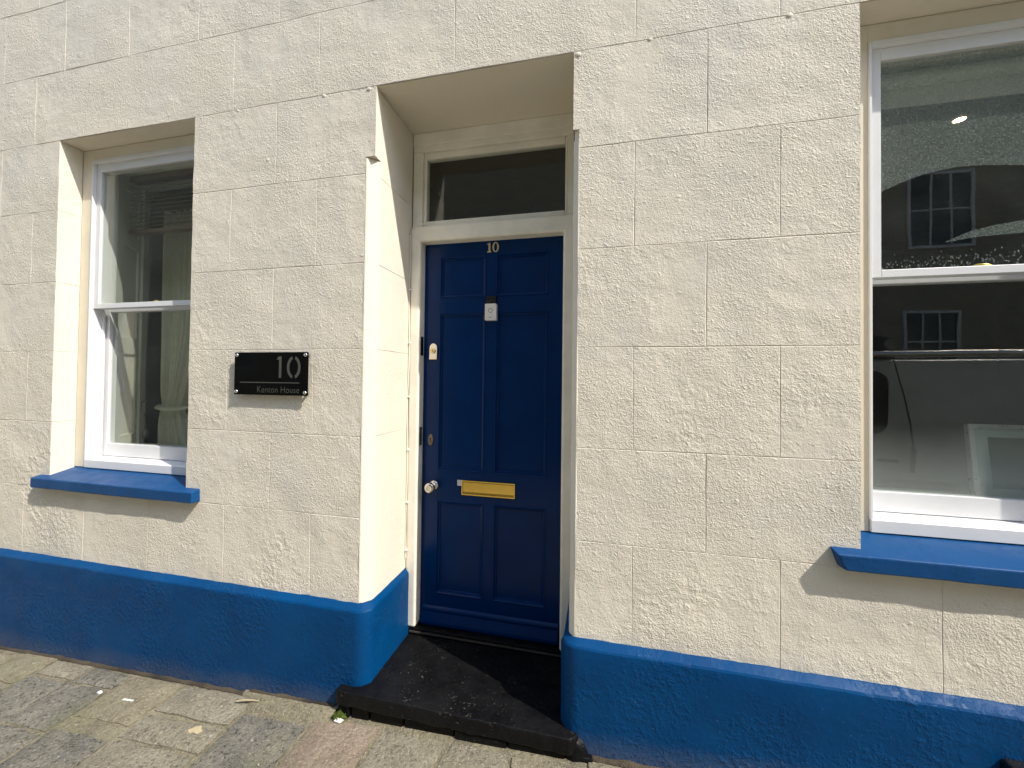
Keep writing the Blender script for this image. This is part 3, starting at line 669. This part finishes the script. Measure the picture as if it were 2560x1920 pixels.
# numerals
def one(cx, z0, h):
    s = h / 0.048
    P = [(-.011, 0), (.011, 0), (.011, .003), (.0055, .006), (.0055, .048), (.002, .048), (-.011, .0415), (-.011, .039), (-.0035, .040), (-.0035, .006), (-.011, .003)]
    return [(cx + x * s, z0 + z * s) for x, z in P]
mb = MB(); mb.face_prism(one(-0.541, 0.645, 0.048), DY - 0.0045, DY - .0003); mb.build('numeral', M['gilt'], door, bevel=0.0008)
def ring(mb, cx, cz, ro, ri, hz, ihz, y0, y1, a0=0, a1=2 * math.pi, k=36, mi=0):
    pts = []
    for i in range(k + 1):
        t = a0 + (a1 - a0) * i / k
        pts += [(cx + ro * math.cos(t), cz + hz * math.sin(t)), (cx + ri * math.cos(t), cz + ihz * math.sin(t))]
    vs = [(x, y0, z) for x, z in pts] + [(x, y1, z) for x, z in pts]; n = len(pts); fs = []
    for i in range(k):
        o0, i0, o1, i1 = 2 * i, 2 * i + 1, 2 * i + 2, 2 * i + 3
        fs += [(o0, i0, i1, o1), (n + o0, n + o1, n + i1, n + i0), (o0, o1, n + o1, n + o0), (i0, n + i0, n + i1, i1)]
    if a1 - a0 < 6.2: fs += [(0, n, n + 1, 1), (2 * k, 2 * k + 1, n + 2 * k + 1, n + 2 * k)]
    mb.add(vs, fs, mi=mi)
mb = MB(); ring(mb, -0.508, 0.6695, 0.0165, 0.0085, 0.0252, 0.0215, DY - .0045, DY - .0003); mb.build('numeral', M['gilt'], door)
# video doorbell
mb = MB()
mb.box(-0.5485, -0.4985, 0.358, DY - .0003, 0.300, 0.419, 1)
mb.face_prism([(-0.5525, 0.302), (-0.5505, 0.299), (-0.4965, 0.299), (-0.4945, 0.302), (-0.4945, 0.379), (-0.4965, 0.381), (-0.5505, 0.381), (-0.5525, 0.379)], 0.353, 0.3785, 0)
ring(mb, -0.5235, 0.347, 0.0115, 0.0090, 0.0115, 0.0090, 0.3522, 0.3535, mi=2)
mb.lathe_y(-0.5235, 0.393, [(0.3585, 0.006), (0.3572, 0.005), (0.3568, 0.003)], 16, 3)
for xq in (-0.5315, -0.5275, -0.5250, -0.5210): mb.box(xq, xq + 0.0026, 0.3524, 0.3532, 0.311, 0.315, 2)
mb.build('video_doorbell', [M['plastic_w'], M['plastic_b'], M['grey_mark'], M['van_glass']], door)
# night latch, keyhole, knob
mb = MB(); cx, cz = -0.832, 0.147
mb.face_prism([(cx - .023, .106), (cx + .021, .106), (cx + .021, .118)] + [(cx + .0 + .022 * math.cos(t), .166 + .023 * math.sin(t)) for t in [i * math.pi / 10 for i in range(11)]] + [(cx - .023, .118)], DY - .010, DY - .0003)
mb.lathe_y(cx - .001, 0.149, [(DY - .010, .0135), (DY - .016, .0135), (DY - .017, .012)], 20)
mb.build('night_latch', M['chrome'], door, bevel=0.003)
mb = MB(); mb.lathe_y(cx - .001, 0.149, [(DY - .0171, .0095), (DY - .0195, .009), (DY - .020, .007)], 18, 0); mb.box(cx - .0020, cx + .0005, DY - .0212, DY - .0195, .143, .156, 1)
mb.build('lock_cylinder', [M['brass'], M['plastic_b']], door)
mb = MB(); mb.lathe_y(-0.843, -0.309, [(DY - .0003, 1.0), (DY - .004, .98), (DY - .006, .80)], 28, 0, 0.0155, 0.031)
mb.lathe_y(-0.843, -0.302, [(DY - .0061, .0052), (DY - .0065, .0050)], 12, 1); mb.box(-0.8455, -0.8405, DY - .0067, DY - .006, -0.322, -0.303, 1)
mb.build('keyhole_plate', [M['dull_metal'], M['plastic_b']], door)
mb = MB(); mb.lathe_y(-0.823, -0.542, [(DY - .0003, .027), (DY - .004, .0265), (DY - .008, .022), (DY - .010, .012), (DY - .028, .0095), (DY - .034, .013), (DY - .040, .022), (DY - .050, .0255), (DY - .057, .0245), (DY - .060, .020), (DY - .0605, .012), (DY - .0598, .009)], 32)
mb.build('door_knob', M['chrome'], door)
# letter plate
lx0, lx1, lz0, lz1 = -0.669, -0.394, -0.578, -0.503
mb = MB(); t = 0.006
mb.box(lx0, lx1, DY - .007, DY - .0003, lz1 - .008, lz1); mb.box(lx0, lx1, DY - .007, DY - .0003, lz0, lz0 + .008)
mb.box(lx0, lx0 + t, DY - .007, DY - .0003, lz0 + .008, lz1 - .008); mb.box(lx1 - t, lx1, DY - .007, DY - .0003, lz0 + .008, lz1 - .008)
mb.build('letter_plate', M['brass'], door, bevel=0.0015)
mb = MB(); mb.box(lx0 + t + .0008, lx1 - t - .0008, DY - .0045, DY - .0005, lz0 + .0165, lz1 - .0095)
for q in range(2): mb.box(lx0 + t + .001, lx1 - t - .001, DY - .0065, DY - .0005, lz0 + .0088 + .004 * q, lz0 + .0115 + .004 * q)
mb.build('letter_flap', M['brass'], door, bevel=0.001)
mb = MB(); mb.box(-0.694, lx0 - .0006, DY - .0015, DY - .0003, -0.534, -0.505); mb.build('paper_tag', M['tag'], door)
mb = MB(); mb.lathe_y(-0.5235, 0.196, [(DY - .0002, .005), (DY - .002, .0045), (DY - .003, .0025)], 14); mb.lathe_y(-0.538, -0.339, [(DY - .0002, .0045), (DY - .0015, .004), (DY - .002, .0025)], 12)
mb.build('filled_screw_holes', M['door'], door)

# ------------------------------------------------------------------ doorstep
step = bpy.data.objects.new('doorstep', None); col.objects.link(step); step.parent = house; step['label'] = 'chipped black painted doorstep'
ZSTEP = -1.280
def edge(x0, x1, y, n, amp, sd): return [(x0 + (x1 - x0) * i / n, y + amp * mnoise.noise(Vector((i * 1.7, sd, 0)))) for i in range(n + 1)]
front = [(-1.046, -0.058), (-1.040, -0.066)] + edge(-1.02, -0.09, -0.068, 30, 0.006, 4.0) + [(-0.074, -0.058), (-0.062, -0.040)]
plan = front + [(-0.062, -0.018), (-0.113, -0.018), (-0.120, 0.0), (-0.120, 0.332), (-0.932, 0.332), (-0.932, 0.03), (-0.965, -0.004), (-1.0, -0.018), (-1.046, -0.018)]
mb = MB()
def stop(x, y): return ZSTEP + 0.0
mb.prism(plan, lambda x, y: -1.338 + 0.004 * mnoise.noise(Vector((x * 12, 0, 9))), stop)
sl = mb.build('step_slab', M['black_step'], step, bevel=0.006, seg=2)
mb = MB(); n = 9; lump = []
for lay, (zf, sc) in enumerate(((0.0, 1.0), (0.035, 0.97), (0.062, 0.86), (0.078, 0.62), (0.084, 0.25))):
    for i in range(n):
        t = -math.pi * 0.75 + math.pi * 1.0 * i / (n - 1); r = sc * (1 + 0.12 * mnoise.noise(Vector((i * 0.8, lay * 0.7, 2))))
        lump.append((-0.078 + 0.058 * r * max(-0.25, math.cos(t)), -0.018 - 0.044 * sc * max(0.0, -math.sin(t)), -1.378 + zf))
mb.add(lump, [(l * n + i, l * n + i + 1, (l + 1) * n + i + 1, (l + 1) * n + i) for l in range(4) for i in range(n - 1)] + [tuple(4 * n + i for i in range(n))], True)
mb.build('step_end', M['black_step'], step)
xq = -1.045
for wd in (0.062, 0.088, 0.15, 0.215, 0.21, 0.215, 0.10):
    yf = -0.056 + random.uniform(-0.005, 0.004); mb = MB()
    mb.box(xq + .003, xq + wd - .003, yf, 0.0, -1.47, -1.341 - random.uniform(0, 0.003)); mb.build('brick', M['black_step'], step, bevel=0.006); xq += wd

# ------------------------------------------------------------------ loose things on the front
sign = thing('house_sign', 'black acrylic sign reading 10 Kenton House on the wall left of the door', 'sign')
sx0, sx1, sz0, sz1 = -1.638, -1.244, -0.077, 0.1165
mb = MB(); c = 0.004
mb.face_prism([(sx0 + c, sz0), (sx1 - c, sz0), (sx1, sz0 + c), (sx1, sz1 - c), (sx1 - c, sz1), (sx0 + c, sz1), (sx0, sz1 - c), (sx0, sz0 + c)], -0.0235, -0.0200)
mb.build('sign_plate', M['acrylic'], sign, bevel=0.0004)
for x in (sx0 + .013, sx1 - .013):
    for z in (sz0 + .014, sz1 - .013):
        mb = MB(); mb.lathe_y(x, z, [(0.004, .006), (-.0199, .006)], 16); mb.lathe_y(x, z, [(-.0236, .0085), (-.0262, .0080), (-.028, .006), (-.0287, .003)], 20); mb.build('screw_cap', M['chrome'], sign)
YF, YB = -0.0247, -0.0236
mb = MB(); mb.face_prism([(-1.394, .0015), (-1.381, .0015), (-1.381, .0965), (-1.398, .0965), (-1.407, .0825), (-1.394, .0825)], YF, YB)
mb.build('numeral', M['mirror'], sign)
mb = MB()
for a0, a1 in ((math.radians(-76), math.radians(76)), (math.radians(104), math.radians(256))): ring(mb, -1.3165, 0.0485, 0.0355, 0.0225, 0.050, 0.037, YF, YB, a0, a1, 28)
mb.build('numeral', M['mirror'], sign)
mb = MB(); mb.box(-1.605, -1.286, YF, YB, -0.0225, -0.0185); mb.build('rule_line', M['mirror'], sign)
tc = bpy.data.curves.new('lettering', 'FONT'); tc.body = 'Kenton House'; tc.size = 0.043; tc.extrude = 0.0004; tc.space_character = 1.02; tc.offset = -0.0004
to = bpy.data.objects.new('lettering', tc); col.objects.link(to)
dg = bpy.context.evaluated_depsgraph_get(); tm = bpy.data.meshes.new_from_object(to.evaluated_get(dg)); bpy.data.objects.remove(to)
xs_ = [v.co.x for v in tm.vertices]; wd = max(xs_) - min(xs_); k = 0.222 / wd
for v in tm.vertices:
    x, y, z = v.co; v.co = (-1.508 + (x - min(xs_)) * k, -0.0241 - z, -0.0655 + y * 0.95 + H)
tm.materials.clear(); tm.materials.append(M['mirror']); lt = bpy.data.objects.new('lettering', tm); col.objects.link(lt); lt.parent = sign

cable = thing('bell_cable', 'thin cream cable clipped down the left edge of the door frame', 'cable')
mb = MB(); pts = [(-0.86, 0.322, 0.792), (-0.90, 0.321, 0.789), (-0.925, 0.3195, 0.780), (-0.938, 0.319, 0.762), (-0.9425, 0.319, 0.735)]
for i in range(34):
    z = 0.70 - i * 1.60 / 33; pts.append((-0.9425 + 0.0022 * math.sin(z * 11.0) + 0.0012 * mnoise.noise(Vector((z * 4, 0, 0))), 0.3195 + 0.001 * math.sin(z * 7), z))
mb.tube(pts, 0.0028, 8); mb.build('cable_run', M['cream_old'], cable)
for z in (0.735, 0.459, 0.187, -0.087, -0.355, -0.62, -0.86):
    mb = MB(); mb.box(-0.947, -0.935, 0.3155, 0.325, z - .004, z + .004); mb.lathe_y(-0.9355, z, [(0.3155, .0028), (0.313, .002)], 10); mb.build('cable_clip', M['plastic_w'], cable)

# ------------------------------------------------------------------ inside the left window
blind = thing('slatted_blind', 'brown wooden blind half lowered behind the left window', 'blind')
mb = MB(); mb.box(-2.80, -1.99, 0.285, 0.335, 1.185, 1.215); mb.build('head_rail', M['blind'], blind)
for i in range(11):
    z = 1.17 - i * 0.0255; mb = MB()
    mb.add([(x, y, zz_) for x in (-2.80, -1.99) for y, zz_ in ((0.293, z - 0.011), (0.3265, z + 0.010), (0.3255, z + 0.013), (0.292, z - 0.008))], [(0, 1, 2, 3), (7, 6, 5, 4), (0, 4, 5, 1), (1, 5, 6, 2), (2, 6, 7, 3), (3, 7, 4, 0)])
    mb.build('slat', M['blind'], blind)
mb = MB(); mb.box(-2.80, -1.99, 0.288, 0.332, 0.868, 0.886); mb.build('bottom_rail', M['blind'], blind)
cordt = thing('blind_cord', 'dark knotted blind cord hanging inside the left window', 'cord')
mb = MB(); mb.tube([(-2.63, 0.295, 0.88), (-2.636, 0.295, 0.4), (-2.642, 0.295, 0.0), (-2.644, 0.295, -0.14)], 0.0028, 6)
mb.tube([(-2.644, .295, -.14), (-2.668, .295, -.155), (-2.676, .295, -.20), (-2.65, .295, -.235), (-2.632, .295, -.20), (-2.636, .295, -.155), (-2.644, .295, -.14)], 0.0026, 6)
mb.tube([(-2.64, .295, -.23), (-2.636, .295, -.30), (-2.634, .295, -.34)], 0.0026, 6); mb.build('cord_run', M['cord'], cordt)
mb = MB(); mb.tube([(-2.634, .295, -.315), (-2.634, .295, -.325), (-2.634, .295, -.345), (-2.634, .295, -.365), (-2.634, .295, -.372)], [.005, .012, .016, .012, .004], 12); mb.build('toggle', M['cord'], cordt)
curtain = thing('curtain', 'cream curtain gathered by a tieback inside the left window', 'curtain')
mb = MB(); nu, nv = 72, 44; vs = []
for j in range(nv + 1):
    z = 1.12 - 2.2 * j / nv
    dz = z - (-0.205)
    pinch = math.exp(-(dz / 0.07) ** 2); wide = 0.46 - 0.20 * math.exp(-(dz / 0.33) ** 2) - 0.06 * pinch
    xl = -2.905 + 0.02 * math.exp(-(dz / 0.3) ** 2) - (0.0 if dz > 0 else 0.015)
    for i in range(nu + 1):
        u = i / nu
        fold = math.sin(u * 2 * math.pi * 6.5 + 0.5 * math.sin(z * 2.0)) + 0.45 * math.sin(u * 2 * math.pi * 15 + 1 + z)
        amp = 0.032 * (1 - 0.65 * pinch)
        vs.append((xl + wide * (u + 0.01 * math.sin(u * 40)), 0.56 + amp * fold + 0.02 * (1 - pinch) * math.sin(u * 5), z))
mb.add(vs, [(j * (nu + 1) + i, j * (nu + 1) + i + 1, (j + 1) * (nu + 1) + i + 1, (j + 1) * (nu + 1) + i) for j in range(nv) for i in range(nu)], True)
mb.build('curtain_cloth', M['cloth'], curtain)
mb = MB(); mb.tube([(-2.905, .56, -.195), (-2.87, .515, -.205), (-2.78, .50, -.215), (-2.69, .51, -.212), (-2.63, .53, -.20), (-2.55, .58, -.17)], [.010, .012, .013, .012, .012, .010], 10)
mb.build('tieback', M['cloth'], curtain)

# ------------------------------------------------------------------ inside the right window
frame = thing('picture_frame', 'silver picture frame leaning behind the right window near the board', 'picture frame')
Rf = Matrix.Rotation(math.radians(-14), 4, 'X'); base = Vector((1.40, 0.34, -0.439))
def fbox(mb, x0, x1, y0, y1, z0, z1):
    n0 = len(mb.v); mb.box(x0, x1, y0, y1, z0, z1)
    for i in range(n0, len(mb.v)):
        p = Rf @ Vector(mb.v[i]); p = p + base + Vector((0.11 * p.z, 0, 0)); mb.v[i] = tuple(p)
for args in ((0, .018, 0, .02, 0, .30), (.362, .38, 0, .02, 0, .30), (.018, .362, 0, .02, 0, .018), (.018, .362, 0, .02, .282, .30)):
    mb = MB(); fbox(mb, *args); mb.build('frame_bar', M['silver'], frame)
mb = MB()
for args in ((.018, .062, .006, .010, .018, .282), (.318, .362, .006, .010, .018, .282), (.062, .318, .006, .010, .018, .055), (.062, .318, .006, .010, .25, .282)): fbox(mb, *args)
mb.build('mount', M['mount'], frame)
mb = MB(); fbox(mb, .062, .318, .009, .012, .055, .25); mb.build('print', M['print'], frame)
mb = MB(); fbox(mb, .018, .362, .003, .005, .018, .282); mb.build('glazing', M['glass_clean'], frame)
lamp = thing('downlight', 'small lit downlight in the ceiling behind the right window', 'lamp')
mb = MB(); zc = 1.449; cx, cy = 1.90, 1.07
vs = [(cx + r * math.cos(t), cy + r * math.sin(t), z) for r, z in ((.038, zc), (.036, zc - .004), (.026, zc - .004)) for t in [i * math.pi / 10 for i in range(20)]]
mb.add(vs, [(k * 20 + i, k * 20 + (i + 1) % 20, k * 20 + 20 + (i + 1) % 20, k * 20 + 20 + i) for k in (0, 1) for i in range(20)]); mb.build('bezel', M['silver'], lamp)
mb = MB(); mb.add([(cx + .026 * math.cos(i * math.pi / 10), cy + .026 * math.sin(i * math.pi / 10), zc - .003) for i in range(20)], [tuple(range(20))]); mb.build('bulb', M['lamp'], lamp)
rb = thing('roller_blind', 'pale rolled-up blind at the top of the right window', 'blind')
mb = MB(); mb.tube([(0.86, 0.28, 1.175), (1.72, 0.28, 1.175)], 0.028, 16); mb.build('roll', M['lining'], rb)
mb = MB(); mb.box(0.87, 1.71, 0.300, 0.306, 1.085, 1.16); mb.build('blind_hem', M['lining'], rb)

# ------------------------------------------------------------------ scraps on the pavement
def scrap(name, label, cat, x, y, poly, mt, th=0.003, lift=0.009):
    mb = MB(); mb.prism([(x + a, y + b) for a, b in poly], lambda p, q: gz(p, q) + lift, lambda p, q: gz(p, q) + lift + th + 0.004 * mnoise.noise(Vector((p * 60, q * 60, 0))) ** 2)
    tag(mb.build(name, mt), label, cat)
scrap('paper_scrap', 'small white scrap of paper beside the left end of the black step', 'litter', -1.012, -0.088, [(-.016, -.008), (.014, -.012), (.020, .004), (-.014, .010)], M['paper'])
scrap('dry_leaf', 'pale yellow dry leaf lying on the pavement left of the step', 'leaf', -1.545, -0.238, [(-.03, -.006), (-.012, -.016), (.004, -.010), (.022, -.014), (.032, .002), (.016, .010), (.006, .020), (-.014, .012)], M['leaf'])
scrap('paint_flake', 'white paint flake lying on the pavement under the left window', 'litter', -2.166, -0.172, [(-.010, -.005), (.006, -.008), (.011, .003), (-.004, .007)], M['paper'], 0.006)
scrap('paper_strip', 'thin white strip of litter on a tan paving stone', 'litter', -1.99, -0.178, [(-.026, -.006), (.026, -.002), (.027, .003), (-.024, .002)], M['paper'])
mb = MB(); mb.tube([(-1.50, -0.103, gz(-1.5, -.1) + .020), (-1.465, -0.094, gz(-1.46, -.1) + .024), (-1.43, -0.088, gz(-1.43, -.1) + .024), (-1.40, -0.085, gz(-1.4, -.1) + .022)], [.003, .004, .004, .002], 7)
tag(mb.build('twig', M['twig']), 'dry twig lying by the mortar strip below the plinth', 'twig')
mb = MB(); 
for i in range(260):
    a = random.random(); x = -1.02 + random.gauss(0, 0.016); y = -0.062 - abs(random.gauss(0, 0.011)); h = 0.018 * math.exp(-((x + 1.02) / 0.02) ** 2) + 0.004
    t = random.uniform(0, 6.28); dx, dy = 0.0035 * math.cos(t), 0.0035 * math.sin(t); z = gz(x, y) + random.uniform(0, 0.01)
    mb.add([(x - dx, y - dy, z), (x + dx, y + dy, z), (x + random.uniform(-.004, .004), y + random.uniform(-.006, .002), z + h)], [(0, 1, 2)])
tag(mb.build('moss', M['moss'], fix=False), 'green moss tuft at the foot of the black step', 'moss', kind='stuff')

# ------------------------------------------------------------------ behind the camera, seen as reflections
van = thing('parked_van', 'pale parked van with a silver roof rail, reflected in the right window', 'van')
VY = -2.82; gv = gz(3, VY)
mb = MB()
prof = [(0.55, gv + .35), (0.50, gv + .75), (0.75, -.42), (1.15, -.36), (1.95, .22), (2.2, .27), (5.6, .27), (5.72, -.3), (5.7, gv + .35)]
n = len(prof)
def ins(z): return 0.0 if z < -0.3 else 0.07 * (z + 0.3) / 0.6
vs = [(x, VY - ins(z), z) for x, z in prof] + [(x, VY - 1.8 + ins(z), z) for x, z in prof]
mb.add(vs, [tuple(range(n)), tuple(range(n, 2 * n))[::-1]] + [(i, n + i, n + (i + 1) % n, (i + 1) % n) for i in range(n)])
mb.build('body', M['van'], van, bevel=0.03, seg=3)
def rrect(x0, x1, z0, z1, r, k=5):
    P = []
    for cx, cz, a in ((x1 - r, z1 - r, 0), (x0 + r, z1 - r, 90), (x0 + r, z0 + r, 180), (x1 - r, z0 + r, 270)):
        P += [(cx + r * math.cos(math.radians(a + 90 * i / k)), cz + r * math.sin(math.radians(a + 90 * i / k))) for i in range(k + 1)]
    return P
mb = MB(); mb.face_prism([(x, z) for x, z in rrect(2.05, 2.87, -.50, .15, .13)], VY + .012, VY - .12); mb.build('cab_window', M['van_glass'], van)
mb = MB(); mb.tube([(2.15, VY - .05, .32), (5.6, VY - .05, .335)], .034, 12); mb.build('roof_rail', M['chrome'], van)
mb = MB()
mb.add([(2.77, VY - .05, .27), (2.96, VY - .05, .28), (2.92, VY - .05, .36), (2.86, VY - .05, .42), (2.88, VY - .05, .46), (2.94, VY - .05, .49), (2.80, VY - .05, .51), (2.60, VY - .05, .47)] + [(2.77, VY - .12, .27), (2.96, VY - .12, .28), (2.92, VY - .12, .36), (2.86, VY - .12, .42), (2.88, VY - .12, .46), (2.94, VY - .12, .49), (2.80, VY - .12, .51), (2.60, VY - .12, .47)],
       [tuple(range(8)), tuple(range(8, 16))[::-1]] + [(i, 8 + i, 8 + (i + 1) % 8, (i + 1) % 8) for i in range(8)])
mb.build('roof_bar_foot', M['plastic_b'], van)
mb = MB(); mb.tube([(2.90, VY + .02, .27), (2.97, VY + .04, -.05), (3.03, VY + .05, -.40), (3.05, VY + .05, -.66)], .006, 6); mb.tube([(3.05, VY + .05, -.62), (3.06, VY + .02, -.86)], .02, 8); mb.build('aerial', M['plastic_b'], van)
mb = MB(); mb.box(2.77, 2.95, VY, VY + .03, -.775, -.745); mb.build('door_handle', M['plastic_b'], van, bevel=.008)
for xw in (1.35, 4.75):
    for yw in (VY + .01, VY - 1.6):
        mb = MB(); zc = gz(xw, yw) + .32; mb.lathe_y(xw, zc, [(yw, .20), (yw, .31), (yw - .02, .325), (yw - .18, .325), (yw - .2, .31)], 28); wh = mb.build('wheel', M['tyre'], van)
        mb = MB(); mb.lathe_y(xw, zc, [(yw + .001, .19), (yw + .012, .17), (yw + .004, .05)], 24); mb.build('rim', M['chrome'], wh)

opp = thing('opposite_house', 'cream rendered house across the street, seen only as a reflection', 'house')
OY = -6.4
mb = MB(); gwin = [(x, z0, z1) for x in (-9.0, -6.0, -3.2, -0.4, 2.4, 5.34, 8.2, 11.0) for z0, z1 in ((.25, 1.28), (2.45, 3.68))]
mb.box(-14, 16, OY - 5, OY, -2.2, 6.0); mb.build('wall', M['opp_wall'], opp)
mb = MB(); mb.box(-14.2, 16.2, OY - 5.2, OY + .12, 6.0, 6.15); mb.prism([(-14.2, OY + .2), (-14.2, OY - 5.2), (16.2, OY - 5.2), (16.2, OY + .2)], lambda x, y: 6.152, lambda x, y: 6.3 + 1.6 * (1 - abs((y - OY + 2.5) / 2.9))); mb.build('roof', M['slate'], opp)
for x, z0, z1 in gwin:
    wdt = 0.86 if z0 > 1 else 0.74
    fo = None; mb = MB(); f = .05
    mb.box(x - f, x, OY, OY + .03, z0 - f, z1 + f); mb.box(x + wdt, x + wdt + f, OY, OY + .03, z0 - f, z1 + f); mb.box(x, x + wdt, OY, OY + .03, z1, z1 + f); mb.box(x, x + wdt, OY, OY + .03, z0 - f, z0)
    for q in (1, 2): mb.box(x + wdt * q / 3 - .014, x + wdt * q / 3 + .014, OY + .004, OY + .028, z0, z1)
    mb.box(x, x + wdt, OY + .005, OY + .027, (z0 + z1) / 2 - .014, (z0 + z1) / 2 + .014)
    fo = mb.build('window', M['opp_frame'], opp)
    mb = MB(); mb.box(x, x + wdt, OY + .001, OY + .006, z0, z1); mb.build('pane', M['opp_glass'], fo)
